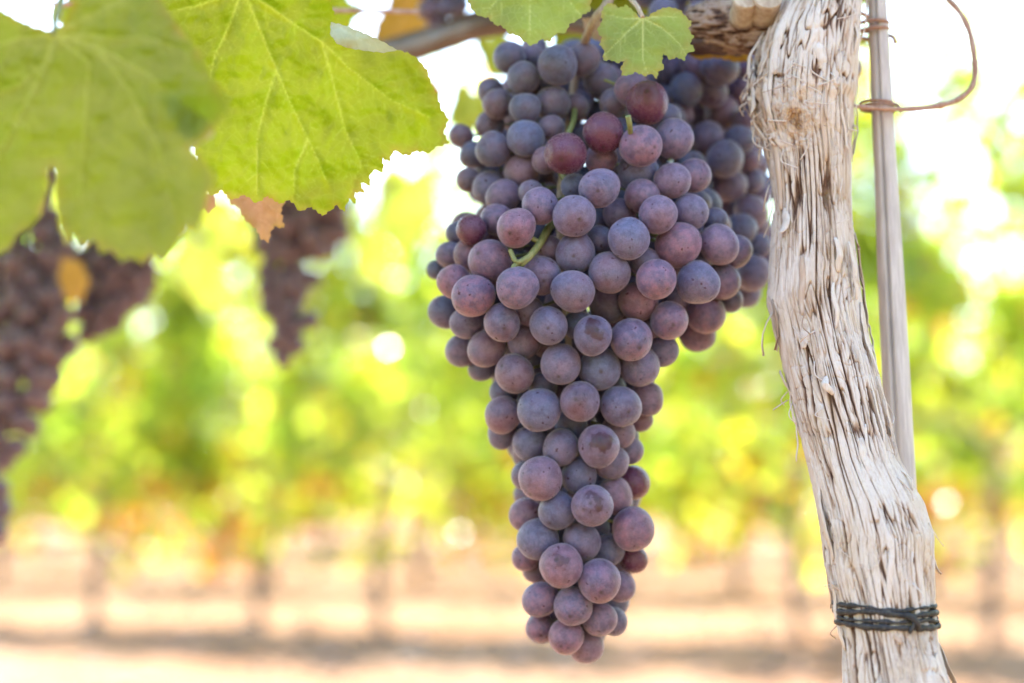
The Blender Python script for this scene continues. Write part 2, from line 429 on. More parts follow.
# ------------------------------------------------------------------ the near grapevine: trunk, cordon, overhead canopy
vine = empty('grapevine', (.19, .58, 0))
tag(vine, 'old grapevine with pale peeling shaggy bark, sharp beside the big bunch', 'grapevine')
py_ = np.array([-160, -60, 0, 30, 60, 90, 115, 128, 141, 165, 202, 240, 276, 300, 333, 371, 413, 440, 460, 504, 535, 565, 600, 639, 683, 760.])
lf_ = np.array([812, 798, 778, 762, 752, 747, 748, 752, 760, 767, 772, 771, 769, 767, 776, 784, 794, 802, 807, 818, 823, 827, 836, 843, 846, 850.])
rt_ = np.array([880, 868, 862, 860, 857, 856, 855, 854, 853, 852, 852, 855, 859, 862, 867, 877, 887, 893, 898, 922, 931, 930, 931, 935, 948, 965.])
def trunk_Y(py): return np.interp(py, [-160, 0, 300, 760], [.60, .592, .580, .530])
rows = np.concatenate([np.arange(-160, 760, .72)])
NT = 440
th = np.linspace(0, 2 * np.pi, NT, endpoint=False)
yc = trunk_Y(rows); Lx = np.interp(rows, py_, lf_); Rx = np.interp(rows, py_, rt_)
ker = np.ones(9) / 9; Lx = np.convolve(np.pad(Lx, 4, 'edge'), ker, 'valid'); Rx = np.convolve(np.pad(Rx, 4, 'edge'), ker, 'valid')
cen = np.array([at((l + r) / 2, p, y) for l, r, p, y in zip(Lx, Rx, rows, yc)])
rad = (Rx - Lx) / 2 / FPX * yc
# continuation down to the soil
zb = np.linspace(cen[-1, 2] - .004, -.03, 90); t = (cen[-1, 2] - zb) / cen[-1, 2]
low = np.stack([cen[-1, 0] + .05 * t, cen[-1, 1] + .05 * t, zb], -1)
cen = np.concatenate([cen, low]); rad = np.concatenate([rad, rad[-1] * (1 + .25 * t)])
pyy = np.concatenate([rows, 760 + (cen[len(rows) - 1, 2] - zb) * 2600])
S = (pyy / 2600)[:, None] * np.ones(NT); TH = np.ones(len(pyy))[:, None] * th
# th: 0 = +x (right), 3pi/2 = towards the camera
u = TH / (2 * np.pi)
warp = fbm(u * 4, S * 9, 4, 21, 3) * .16
uw = u + warp * .06
lowf = fbm(u * 3, S * 7, 3, 5, 2)
ridge = gnoise(uw * 30, S * 13, 30, 31); ridge2 = gnoise(uw * 64 + 3, S * 30, 64, 41)
crack = 1 - np.clip(np.abs(ridge) / .13, 0, 1); crack2 = 1 - np.clip(np.abs(ridge2) / .15, 0, 1)
gate = sstep(-.55, .05, fbm(u * 5, S * 22, 5, 51, 2)); gate2 = sstep(-.35, .2, fbm(u * 8, S * 40, 8, 52, 2))
plates = sstep(-.25, .3, gnoise(uw * 13, S * 30, 13, 61))
fib = fbm(uw * 110, S * 70, 110, 71, 3)
crack3 = 1 - np.clip(np.abs(gnoise(uw * 96 + 7, S * 36, 96, 43)) / .22, 0, 1)
cross = 1 - np.clip(np.abs(gnoise(u * 18, S * 120, 18, 81)) / .10, 0, 1)
short = 1 - np.clip(np.abs(gnoise(uw * 44 + 11, S * 90, 44, 47)) / .16, 0, 1)
up_ = sstep(150 / 2600, 90 / 2600, S) * sstep(-.2, .2, fbm(u * 7, S * 40, 7, 48, 2))
H = .30 * plates + .10 * fib + .10 * gnoise(uw * 40, S * 24, 40, 91) + .12 - 1.1 * short * np.maximum(up_, .5 * sstep(.1, .4, fbm(u * 6, S * 30, 6, 49, 2))) - 1.35 * crack * gate - 1.0 * crack2 * gate2 - .22 * crack3 - .2 * cross * gate2
# the rough knot at the old spur, left front of the trunk at the height of its shoulder
ku = .69; kS = 128 / 2600
du = (u - ku) * 2 * np.pi * .0165; ds = (S - kS) * 1.0
rr = np.sqrt(du ** 2 + ds ** 2 * .6) * (1 + .35 * fbm(u * 12, S * 60, 12, 99, 2)); ang = np.arctan2(ds, du)
kw = np.exp(-(rr / .009) ** 2)
H = H * (1 - kw) + kw * (.22 * np.sin(rr * 1900 + 8 * fbm(u * 24, S * 160, 24, 95, 3)) + .35 - .8 * np.exp(-(rr / .003) ** 2) + .9 * fbm(u * 34, S * 190, 34, 96, 3))
kl = sstep(.66, .52, u) * sstep(.40, .50, u) * np.exp(-((S - 105 / 2600) / (50 / 2600)) ** 2)    # frayed left shoulder
H = H + kl * (.9 * fbm(u * 26, S * 130, 26, 97, 3))
amp = .0018 + .0012 * kl
rel = rad[:, None] * (1 + .05 * lowf) + amp * (H - .30)
# collar above the stringy strips at py ~ 98-104, front right
rel += .0016 * sstep(108, 98, pyy[:, None] + 4 * np.sin(u * 60)) * sstep(.68, .72, u) * sstep(.98, .90, u) * np.ones_like(rel)
Vx = cen[:, 0][:, None] + rel * np.cos(TH); Vy = cen[:, 1][:, None] + rel * np.sin(TH) * 1.0
Vz = cen[:, 2][:, None] * np.ones(NT)
nrow = len(pyy); idx = np.arange(nrow * NT).reshape(nrow, NT); nx = np.roll(idx, -1, 1)
F = np.stack([idx[:-1], idx[1:], nx[1:], nx[:-1]], -1).reshape(-1, 4)
vl = Vector(vine.location)
tr = fast_mesh('trunk', np.stack([Vx, Vy, Vz], -1).reshape(-1, 3) - np.array(vl), F, BARK, vine)
attr(tr, 'h', np.clip(.5 + .42 * H, 0, 1).ravel())
attr(tr, 'raw', np.clip(1.1 * np.exp(-(rr / .006) ** 2) + 1.2 * kl * sstep(-.5, .1, fbm(u * 9, S * 60, 9, 88, 2)) + .5 * sstep(.25, .6, fbm(u * 5, S * 18, 5, 89, 3)), 0, 1).ravel())

# peeling strips lifted from the trunk
def on_trunk(py, u_, off=0.):
    i = int(np.clip((py + 160) / .72, 0, len(rows) - 1)); a_ = u_ * 2 * math.pi; r_ = rad[i] + off
    return Vector((cen[i, 0] + r_ * math.cos(a_), cen[i, 1] + r_ * math.sin(a_), cen[i, 2]))
def ribbon(pts, w0, seg_w=3, tw=0.):
    v, f = [], []; n = len(pts)
    for i, p in enumerate(pts):
        t = (pts[min(i + 1, n - 1)] - pts[max(i - 1, 0)]).normalized()
        out = Vector((p.x - float(np.interp(-p.z, -cen[:, 2], cen[:, 0])), p.y - float(np.interp(-p.z, -cen[:, 2], cen[:, 1])), 0)).normalized()
        sd = t.cross(out).normalized(); sd = Quaternion(t, tw * i / n) @ sd; nn = sd.cross(t)
        ww = w0 * (.25 + .75 * math.sin(math.pi * min(1, (i + .6) / n * 1.0)) ** .6)
        for k in range(seg_w + 1):
            q = k / seg_w * 2 - 1; v.append(p + sd * ww * q + nn * (-.25 * ww * q * q))
        for k in range(seg_w + 1):
            q = 1 - k / seg_w * 2; v.append(p + sd * ww * q + nn * (-.25 * ww * q * q - .0003))
    m_ = 2 * (seg_w + 1)
    for i in range(n - 1):
        for k in range(m_): f.append((i * m_ + k, i * m_ + (k + 1) % m_, (i + 1) * m_ + (k + 1) % m_, (i + 1) * m_ + k))
    f.append(tuple(range(m_))[::-1]); f.append(tuple((n - 1) * m_ + k for k in range(m_)))
    return v, f
strips = []
for k in range(80):
    p0 = rng.uniform(-20, 660); L = rng.uniform(18, 95); u0 = rng.uniform(.46, 1.04)
    if k < 20: p0 = rng.uniform(40, 150); u0 = rng.uniform(.45, .62); L = rng.uniform(8, 40)
    if k > 68: u0 = rng.choice([.50, .52, .98, 1.0]); 
    lift0 = rng.uniform(-.0005, .0005); bow = rng.uniform(.0002, .0016) if k % 4 else rng.uniform(.001, .0032)
    free = k % 3 == 0; pts = []; sl_ = rng.uniform(-.018, .018)
    for i in range(15):
        q = i / 14; off = lift0 + bow * (math.sin(math.pi * q) if not free else q ** 2 * 1.6) + .0002 * math.sin(q * 17 + k)
        pts.append(on_trunk(p0 + L * q, (u0 + sl_ * q + .004 * math.sin(q * 7 + k)) % 1.0, off))
    strips.append(ribbon(pts, rng.uniform(.0004, .0015) if k % 5 else rng.uniform(.0014, .0024), 3, rng.uniform(-.6, .6)))
# the dangling flake on the left edge and a stray fibre below it
def hang(pl, w_): strips.append(ribbon([at(x_, y_, Y_v) for x_, y_, Y_v in pl], w_, 3, .8))
hang([(772, 312, .575), (766, 322, .574), (762, 334, .573), (761, 346, .573), (763, 356, .574)], .0011)
hang([(771, 300, .575), (775, 318, .572), (777, 336, .572), (774, 350, .574)], .0016)
hang([(779, 372, .575), (784, 384, .571), (792, 396, .57), (797, 412, .574)], .0016)
strips.append(tube(smooth_path([at(788, 400, .572), at(780, 405, .57), at(773, 410, .569)], 6), .00025, 5))
for k in range(60):                                   # hairy root-like fibres
    p0 = rng.uniform(-10, 640); u0 = rng.uniform(.48, 1.0)
    if k < 26: p0 = rng.uniform(60, 145); u0 = rng.uniform(.47, .76)
    a_ = on_trunk(p0, u0, .0005); L = rng.uniform(5, 26)
    b_ = on_trunk(p0 + L * .6, u0 + rng.uniform(-.03, .03), rng.uniform(.001, .0045)); c_ = on_trunk(p0 + L, u0 + rng.uniform(-.05, .05), rng.uniform(0, .004))
    strips.append(tube(smooth_path([a_, b_, c_], 8), rng.uniform(.00015, .00035), 5))
v, f = merge(strips)
o = mesh_obj('peeling_bark', [Vector(p) - vl for p in v], f, BARK, vine)
attr(o, 'h', np.repeat([.34 + .5 * rng.random() for q in strips], [len(q[0]) for q in strips]))

# cordon arm leaving the trunk to the left, running back behind the bunch
def rough_tube(pts, radii, n, seg, amp, seed, mat, name, parent, fr=9):
    path = smooth_path(pts, n); rr_ = np.interp(np.linspace(0, 1, n + 1), np.linspace(0, 1, len(radii)), radii)
    v, f = tube(path, rr_, seg); V = np.array(v).reshape(n + 1, seg, 3); Cc = np.array(path)[:, None]
    s_ = np.linspace(0, 1, n + 1)[:, None] * np.ones(seg); uu = (np.arange(seg) / seg)[None] * np.ones((n + 1, 1))
    h = fbm(uu * fr * 2, s_ * n / 16, fr * 2, seed, 3) - .8 * (1 - np.clip(np.abs(gnoise(uu * fr, s_ * n / 45, fr, seed + 9)) / .13, 0, 1))
    V = V + (V - Cc) / rr_[:, None, None] * (amp * h)[..., None]
    o = mesh_obj(name, V.reshape(-1, 3) - np.array(vl), f, mat, parent); attr(o, 'h', np.clip(.5 + .4 * h, 0, 1).ravel()); return o
rough_tube([at(800, 10, .60), at(765, 22, .600), at(735, 25, .603), at(705, 24, .606), at(688, 22, .61)], [.014, .013, .012, .010, .006], 120, 90, .0013, 5, BARK_ARM2, 'spur', vine, 16)
rough_tube([at(740, 44, .612), at(715, 42, .606), at(690, 42, .612), at(640, 34, .65), at(560, 18, .70), at(490, 22, .74), at(440, 38, .80), at(395, 52, .86), at(330, 70, .95), at(200, 80, 1.1)],
           [.0055, .0055, .005, .0055, .007, .0075, .0085, .009, .009, .009], 220, 40, .0006, 15, CANE, 'arm', vine, 7)
for (a_, b_, r_) in [((742, 20, .592), (746, -2, .580), .0052), ((763, 16, .590), (768, -4, .578), .0062)]:
    pth = smooth_path([at(*a_), at(*b_)], 6); v, f = tube(pth, [r_ * 1.1] * 3 + [r_] * 4, 20)
    o = mesh_obj('pruned_stub', [p - vl for p in v], f, CUT, vine)
# unseen overhead canopy of this vine, placed above the picture to shade bunch and trunk
rs = np.random.RandomState(77)
P = []
while len(P) < 1250:
    y = rs.uniform(.60, 1.40); x = rs.uniform(-.65, .42); z = rs.uniform(1.24, 1.85)
    if z < 1.06 + .345 * y + (.05 if y < .75 else .03): continue
    P.append((x, y, z))
for k in range(60):                                  # leaves crowding in behind the top of the two bunches
    q = at(rs.uniform(585, 770), rs.uniform(-90, 22), rs.uniform(.76, .92)); P.append(tuple(q))
P = np.array(P); V, Fq = leaf_cloud(P, rs.uniform(.07, .12, len(P)), rs, .2)
o = fast_mesh('crown', V.reshape(-1, 3) - np.array(vl), Fq.reshape(-1, 3), LEAF_FAR, vine, smooth=False)
cattr(o, 'tint', np.repeat(leaf_tints(len(P), rs, None, .02, .0) * .7, 13, 0))

# ------------------------------------------------------------------ stake, tendrils, twine, wire
stake = empty('wooden_stake', at(905, 470, .60).copy()); stake.location.z = 0
tag(stake, 'thin grey weathered wooden stake standing just behind the peeling vine trunk', 'stake')
top = at(871, -120, .606); mid_ = at(900, 460, .598); dirn = (mid_ - top).normalized(); L = (top.z + .05) / -dirn.z
n = 160; seg = 40; path = [top + dirn * (L * (i / n)) for i in range(n + 1)]
radz = [max(.0040, .0040 + .0022 * min(1, max(0, (L * i / n) - .05) / .20)) for i in range(n + 1)]
v, f = tube(path, radz, seg); V = np.array(v).reshape(n + 1, seg, 3); Cc = np.array(path)[:, None]; D = V - Cc
uu = np.arange(seg)[None] / seg * np.ones((n + 1, 1)); ss = np.arange(n + 1)[:, None] * np.ones(seg)
V = Cc + D * (1 + .05 * fbm(uu * 6, ss * .12, 6, 2, 2) )[..., None]
# one long drying split facing the camera, left of the middle
dx = D[..., 0] / np.linalg.norm(D, axis=-1); fr = D[..., 1] < 0
groove = fr * np.exp(-((dx + .42 + .05 * np.sin(ss * .11)) / .05) ** 2)
V = Cc + (V - Cc) * (1 - .5 * groove)[..., None]
o = mesh_obj('pole', V.reshape(-1, 3) - np.array(stake.location), f, STAKE, stake)

cr = empty('dried_tendril', at(850, 105, .58))
tag(cr, 'long woody dried tendril looping off right and tied round the stake', 'tendril')
P_ = [(846, 104, .583), (862, 107, .588), (880, 108.5, .590), (905, 109, .594), (932, 107, .596), (955, 101, .597), (970, 90, .597), (975, 75, .597), (974, 55, .597), (969, 30, .598), (958, 10, .60), (940, -8, .602), (915, -30, .605), (890, -55, .61)]
pth = smooth_path([at(*p) for p in P_], 90)
rr_ = [.0008 + .00035 * min(1, i / 30) + .00012 * math.sin(i * .9) + (.0004 if i % 23 == 7 else 0) for i in range(91)]
v, f = tube(pth, rr_, 12); parts = [(v, f)]
o_ = mesh_obj('shoot', [p - Vector(cr.location) for p in v], f, TENDRIL, cr)
def wrap(pyc, turns, r_, px=880, slope=3, Y=.602, rr=.0010, tail=True):
    pts = []
    k = 16 * turns
    base = at(px, pyc, Y)
    for i in range(k + 1):
        a_ = 2 * math.pi * i / 16
        pts.append(base + Vector((r_ * math.cos(a_), -r_ * math.sin(a_), slope * .0004 * (i / 16) + .0006 * math.sin(a_ * .5))))
    if tail: pts += [pts[-1] + Vector((.0015, -.003, -.002)), pts[-1] + Vector((.002, -.0045, -.005))]
    return tube(pts, rr, 8)
v, f = merge([wrap(112, 2, .0068, 877.5, 5, .6015, .0007), wrap(106, 1, .0072, 877, 3, .6015, .0006)])
mesh_obj('coil', [p - Vector(cr.location) for p in v], f, TENDRIL, cr)
t2 = empty('dried_tendril', at(873, 22, .60)); tag(t2, 'short dried tendril ring wound round the top of the stake', 'tendril')
v, f = merge([wrap(24, 2, .0066, 872.5, -6, .605, .00085), tube(smooth_path([at(868, 17, .597), at(860, 13, .595), at(852, 18, .592)], 8), .0009, 8)])
mesh_obj('coil', [p - Vector(t2.location) for p in v], f, TENDRIL, t2)

tw = empty('twine_tie', Vector(cen[int((615 + 160) / .72)])); tag(tw, 'black twine wound several times round the foot of the peeling trunk', 'tie')
parts = []
for k in range(4):
    pts = []; wob = [rng.uniform(-2.5, 2.5) for q in range(5)]
    for i in range(97):
        a_ = 2 * math.pi * i / 96; pyv = 604 + k * 6.5 + sum(wob[q] * math.sin(a_ * (q + 1) + k * 1.3) * .5 for q in range(5))
        pts.append(on_trunk(pyv, (a_ / (2 * math.pi)) % 1.0, .0006 + .0003 * math.sin(a_ * 5 + k)))
    parts.append(tube(pts, [(.0007 + .0004 * (k % 2)) + .00025 * math.sin(i * 1.1 + k) + .0002 * math.sin(i * .37 + k) for i in range(97)], 8, False))
parts.append(tube(smooth_path([on_trunk(614, .80, .0008), on_trunk(617, .79, .0024), on_trunk(623, .785, .0022), on_trunk(627, .775, .0012)], 12), .0007, 7))
parts.append(tube(smooth_path([on_trunk(611, .77, .0006), on_trunk(612, .785, .0026), on_trunk(619, .80, .0024), on_trunk(622, .81, .0006)], 12), .0013, 8))
v, f = merge(parts); mesh_obj('cord', [p - Vector(tw.location) for p in v], f, TWINE, tw)

pth = [at(-260, 1, .66), at(0, 3.0, .66), at(68, 4.5, .66), at(200, 8, .662), at(420, 12, .664)]
v, f = tube(smooth_path(pth, 30), .0011, 10)
o = mesh_obj('trellis_wire', v, f, WIREM); tag(o, 'thin pinkish rusty wire crossing behind the large upper left leaf', 'wire')

# ------------------------------------------------------------------ grape meshes
def ico(sub):
    import bmesh
    b = bmesh.new(); bmesh.ops.create_icosphere(b, subdivisions=sub, radius=1)
    v = np.array([x.co[:] for x in b.verts]); f = np.array([[q.index for q in p.verts] for p in b.faces]); b.free(); return v, f
IV, IF = ico(5); LV, LFc = ico(3)
def grape_shape(V, seed):
    rs_ = np.random.RandomState(seed)
    A = V * np.array([1, 1, 1 + rs_.uniform(-.02, .06)])
    k = rs_.normal(size=(4, 3)); 
    for q in k: A = A * (1 + .017 * np.sin(V @ q * 1.6 + q[0] * 5))[:, None]
    z = V[:, 2]
    A = A * (1 - .055 * np.exp(-((1 - z) / .035)))[:, None]         # stalk dimple
    A = A * (1 - .020 * np.exp(-((1 + z) / .006)))[:, None]
    scar = np.exp(-((1 + z) / .0045) ** 1.0) * .9 + 0 * z
    return A, scar
GM = []
for s_ in range(6):
    A, scr = grape_shape(IV, s_)
    me = bpy.data.meshes.new('grape'); me.from_pydata([tuple(p) for p in A], [], [tuple(int(i) for i in q) for q in IF])
    me.polygons.foreach_set('use_smooth', [True] * len(me.polygons)); me.materials.append(GRAPE)
    a_ = me.attributes.new('scar', 'FLOAT', 'POINT'); a_.data.foreach_set('value', scr.astype(np.float32)); GM.append(me)

def add_grape(parent, pos, r, outward, k, red=0., rub=0., sky_tint=0.):
    o = bpy.data.objects.new('grape', GM[k % 6]); C.objects.link(o); o.parent = parent
    o.location = Vector(pos) - Vector(parent.location); o.scale = (r * (1 - .012 * (k % 4)), r * (1 + .010 * (k % 3)), r * (1 + .014 * (k % 5)))
    q = (-Vector(outward)).to_track_quat('Z', 'Y'); o.rotation_euler = (q @ Quaternion((0, 0, 1), k * 1.7)).to_euler()
    o['red'] = float(red); o['rub'] = float(rub); o['sky_tint'] = float(sky_tint); return o
def grape_mass(name, parent, items, mat, hi=True, unit=.008):
    """many grapes in ONE mesh: items = (pos, r, outward)"""
    Vs, Fs, Ss = [], [], []; bV, bF = (IV, IF) if hi else (LV, LFc)
    if hi: bV, bF = ico(4)
    n0 = 0
    for k, (p, r, out) in enumerate(items):
        A, s_ = grape_shape(bV, k % 7); q = np.array((-Vector(out)).to_track_quat('Z', 'Y').to_matrix())
        Vs.append((A @ q.T * r + np.array(p) - np.array(parent.location)) / unit); Fs.append(bF + n0); Ss.append(s_); n0 += len(bV)
    o = fast_mesh(name, np.concatenate(Vs), np.concatenate(Fs), mat, parent); o.scale = (unit,) * 3; attr(o, 'scar', np.concatenate(Ss)); return o

# ------------------------------------------------------------------ the big bunch
# px, py, radius px, layer (0 front), red, rub
G = [
 (647,103,21.4,0,.9,.5),(641,146,21.4,0,.7,0),(516,228,20,0,.7,.3),(473,296,22,0,.8,0),(517,288,21.5,0,.5,0),(490,261,21.5,.5,.7,0),(502,322.8,19.5,.4,.2,.3),
 (698,283,22,0,.2,0),(656,280,20.5,.2,.75,0),(678,245.5,23,.4,.75,0),(719,244.5,19.8,.6,.4,0),(631,339.7,21.5,0,.5,.2),(592.6,335.4,20.3,0,.2,1),
 (514,373.7,19.5,.5,0,0),(561,363.7,20.3,.5,.1,0),(548.6,325.4,19.3,.6,.1,0),(599.8,368.7,21,.8,0,0),(639.5,366,20,.8,.3,0),
 (539.3,410.5,21.2,0,.1,0),(579.5,401,20.5,0,.1,.5),(621,406.5,21.2,0,.2,.3),(598.9,445.8,20.8,0,.2,1),(560.8,447.6,18.5,.5,.2,0),(503.6,414.7,19,.6,.2,0),
 (540.4,478,21.6,.2,.3,0),(592,506,20.6,0,.3,1),(557,510.5,19,.4,.1,0),(579.5,475.7,17.6,.7,.1,0),(633,528.7,22,.5,.7,0),(561.5,566.2,21.6,0,.6,.8),
 (600,580.8,21.2,.1,.6,.3),(538,539.3,20,.4,.2,0),(582,541.2,19,.4,.2,0),(572.7,606,19.3,.2,.5,.3),(540.4,599.5,17.6,.5,.7,0),(566,636,17.6,.3,.7,.3),
 (599.4,619,17.5,.5,.5,0),(586,644.8,17.5,.8,.3,0),(657.8,214.5,19.2,.2,.4,0),(628.8,239,21,.5,.1,0),(669.6,320.7,19.5,.5,.6,.3),(638.5,301,20,.7,.5,0),
 (706.5,314.7,20,.8,.6,0),(574.3,216,21.2,.4,.1,.3),(599.5,188,21,.4,.3,.3),(641.9,196.3,18,.5,.5,0),(672.5,180.2,19,.6,.3,0),(565.5,153,21.7,.5,.9,.3),
 (603,132.5,20.8,.6,.9,0),(673.2,139,20,.7,.4,0),(540.4,205.7,18.6,1,.4,0),(542.6,275.4,20,1,.3,.3),(572.9,291,22,1,0,0),(575.5,253,21,1,0,0),(609,272.5,20.6,1,0,0),
 (607.7,305.4,18,1.2,0,0),(644.6,262,16,1,.1,0),(486.7,348.4,18.5,1,.1,0),(454.3,282,17.6,.8,.8,0),(694.3,175,17.6,1,.5,0),(690.5,212,18.5,1,.1,0),
 (638,172,20,1.3,.1,0),(631.6,90,17.8,1,.7,0),(735,251,17.5,1.2,.4,0),(722,281.5,19,1.2,.4,0),(611.5,462,17,1,.2,0),(531,443.3,18.7,1,.1,0),(615,495.6,18.2,.9,.5,0),
 (526,515,16.4,1,.4,0),(608,550,17,1,.2,0),(633,483,17,1.2,.9,0),(646.6,398.6,17.3,1.4,.3,0),(618,432,16.5,1.3,.2,0),(502,434.6,14.8,1.6,.2,0),(629,450,14,1.6,.2,0),
 (633.7,559.5,14,1.5,.9,0),(621,587,14.8,1.4,.3,0),(614,621,13.6,1.4,.3,0),(540.4,628,15,1.3,.8,.4),(525,558,14,1.6,.7,0),(467,322.8,16.6,1.1,.2,0),(524,341,17.5,1.5,.1,0),
 (697,335,17.5,1.5,.6,0),(662,351,16,1.4,.3,0),(471.5,230,15.5,1.2,.9,0),(483,242,16,1.4,.5,0),(470,254,16.5,1.2,.6,0),(450,255,14,1.6,.3,0),(445,312,17,1.8,0,0),(461,350.5,16.2,1.7,.1,0),
 (619.5,214.5,17.4,1.2,.2,0),(601.5,159,17,1.5,.6,0),(497,220,17,1.6,.6,0),(715,220,13,1.6,.1,0),(689.4,225,14,1.5,.1,0),(731,300,12.5,1.8,.5,0),
 # upper left shoulder, set further back
 (557.6,64.6,20.5,3.2,0,0),(523.4,78.3,16.8,3.6,0,0),(509.6,57.8,16.5,3.8,0,0),(526,138.3,18.8,3.2,0,0),(552.4,103.8,18.6,3.8,.1,0),(525.1,108.5,16.4,3.4,0,0),(497.9,103.8,16,3.8,0,0),
 (493.2,149.5,18.2,3.2,.1,0),(522.5,172.6,18.5,3.4,0,0),(489.1,188.1,17,2.6,.2,0),(503.5,197,17.5,2.2,.4,0),(600.7,80.4,18.7,4.4,0,0),(583.4,59.3,17,4.2,0,0),
 (490.3,91,13.6,4.4,0,0),(490.3,125.2,15,4.2,0,0),(461,136,12.6,4.8,0,0),(473,154.5,14,4.4,0,0),(468.3,180,12.4,4.2,.1,0),(531,57,13,4.8,0,0),(531,192.5,13,2.8,0,0),
 (575.2,107,14,5,.2,0),(614.6,103,15,3.4,.4,0),(667,118,15,2.6,.3,0),(546,160,14,3.5,.1,0),(575,187,14,3,.1,0),(552,128,13,4.6,0,0),
 # deeper grapes seen in the gaps
 (436,270,10,2.6,.1,0),(482,367.6,14,2.2,.1,0),(529,311,15,2.2,0,0),(578,325,15,2.2,0,0),(504,392,14,2.3,.6,0),(641,420,12,2.3,.4,0),(535,571,12,2.2,0,0),(571,425,16,1.8,0,0),
 (651,327,12,2.4,.2,0),(457,233,12,2.4,.1,0),(487,170,12,4.4,0,0),(543,386,14,2.4,0,0),(600,240,15,2.2,0,0),(618,325,14,2.4,0,0),(584,424,13,2.2,0,0),(481,273,14,2.2,.2,0),
 (549,249,14,2.8,0,0),(545,345,13,2.4,0,0),(597,221,13,2.4,0,0),(598,528,13,2,.1,0),(560,537,13,2,.1,0),(572,582,13,2,.4,0),(585,592,12,2,.4,0),(470,268,13,2.2,.2,0),(670,205,14,2.6,.1,0),(675,262,14,2.4,.1,0),
]
def halfw(py): return np.interp(py, [40, 100, 150, 200, 250, 300, 350, 400, 450, 500, 550, 600, 650], [60, 90, 115, 130, 148, 140, 100, 74, 70, 66, 60, 48, 26])
def cenx(py): return np.interp(py, [40, 100, 150, 200, 250, 300, 350, 400, 450, 500, 550, 600, 650], [570, 585, 590, 592, 590, 580, 572, 575, 567, 578, 582, 578, 575])
Y0 = .600
def pack(specs, Y0, halfw, cenx, Ystep=.0004, tight=.955, depth=.7):
    out = []; PP = np.zeros((0, 3)); RR = np.zeros(0)
    for s in sorted(specs, key=lambda q: q[3]):
        px, py, r, lay = s[:4]; hw = halfw(py); dx = min(abs(px - cenx(py)), hw)
        bulge = math.sqrt(max(0, hw * hw - dx * dx)) * depth * .0004
        Y = Y0 - min(bulge, .050) + lay * .0062
        for _ in range(160):
            p = np.array(at(px, py, Y)); rm = r / FPX * Y
            if len(RR) == 0 or np.all(np.linalg.norm(PP - p, axis=1) >= (RR + rm) * tight): break
            Y += Ystep
        PP = np.vstack([PP, p]); RR = np.append(RR, rm); out.append((p, rm) + tuple(s))
    return out, PP, RR
packed, PP, RR = pack(G, Y0, halfw, cenx)
bunch = empty('grape_bunch', at(600, 10, .60))
tag(bunch, 'big sharply focused bunch of dusty purple grapes hanging beside the bark trunk', 'grape bunch')
axis_y = Y0
packed.sort(key=lambda q: -q[1] + (.0012 * q[5]))
rs = np.random.RandomState(9); rest = []
for k, (p, rm, px, py, r, lay, red, rub) in enumerate(packed):
    ax = at(cenx(py), py - 14, axis_y)
    out = (Vector(p) - ax).normalized() + Vector(rs.normal(size=3) * .45) + Vector((0, 0, -.35))
    if rub >= .5: out = Vector((rs.uniform(-.4, .4), -1, rs.uniform(-.1, .45)))
    elif rub > 0: out = Vector((rs.uniform(-.4, .4), -1, rs.uniform(-.6, -.3)))
    if k < 99: add_grape(bunch, p, rm, out, k, red, rub, .75 if lay > 2.5 else .45 if py < 260 and red < .5 else .15)  # upper and shoulder grapes take more of the painted sky blue
    else: rest.append((p, rm, out))
# grapes inside the bunch, packed behind the visible skin
tries = 0; hidden = []
while tries < 16000 and len(hidden) < 380:
    tries += 1; py = rs.uniform(48, 630); hw = halfw(py) - 15
    if hw < 5: continue
    px = cenx(py) + rs.uniform(-hw, hw); r = rs.uniform(13, 19); Y = Y0 + rs.uniform(.004, .045) + (.030 if py < 200 else 0)
    p = np.array(at(px, py, Y)); rm = r / FPX * Y
    # keep behind every traced grape that covers this sight line
    near_ = [q for q in packed if (q[2] - px) ** 2 + (q[3] - py) ** 2 < (q[4] + r) ** 2]
    if len(near_) < 2: continue
    if any(q[0][1] > p[1] - rm * .9 for q in near_): continue
    if np.all(np.linalg.norm(PP - p, axis=1) >= (RR + rm) * .88):
        PP = np.vstack([PP, p]); RR = np.append(RR, rm); rest.append((p, rm, Vector(rs.normal(size=3)))); hidden.append(1)
tag(grape_mass('grapes', bunch, rest, GRAPE), 'smaller grapes seen deep in the gaps of the bunch', kind='stuff')
# stalk and the little green stems
bl = Vector(bunch.location)
main = smooth_path([at(616, -30, .60), at(608, 2, .590), at(596, 18, .590), at(588, 34, .597), at(578, 60, .622), at(572, 100, .626), at(566, 150, .612), at(560, 200, .596), at(562, 270, .597), at(570, 360, .597), at(575, 450, .598), at(580, 540, .598), at(575, 600, .598)], 80)
v, f = tube(main, [.0022 - .000012 * i for i in range(81)], 10)
mesh_obj('stalk', [p - bl for p in v], f, STEM_BROWN, bunch)
parts = []
def twig(pl, r0, r1):
    pth = smooth_path([at(*q) for q in pl], 14); parts.append(tube(pth, [r0 + (r1 - r0) * i / 14 for i in range(15)], 8))
twig([(562, 210, .592), (549, 228, .580), (540, 243, .572), (530, 256, .566), (520, 266, .565)], .0020, .0012)
twig([(530, 256, .566), (517, 262, .563), (510, 250, .565)], .0012, .0009)
twig([(540, 243, .572), (528, 236, .572), (520, 231, .575)], .0011, .0009)
twig([(524, 262, .566), (514, 266, .563), (513, 275, .562)], .0012, .0009)
twig([(570, 215, .592), (572, 195, .590), (564, 178, .590), (558, 168, .592)], .0018, .0013)
twig([(632, 150, .585), (630, 128, .562), (628, 116, .558)], .0011, .0012)
twig([(574, 96, .622), (574, 118, .606), (568, 135, .594)], .0014, .0012)
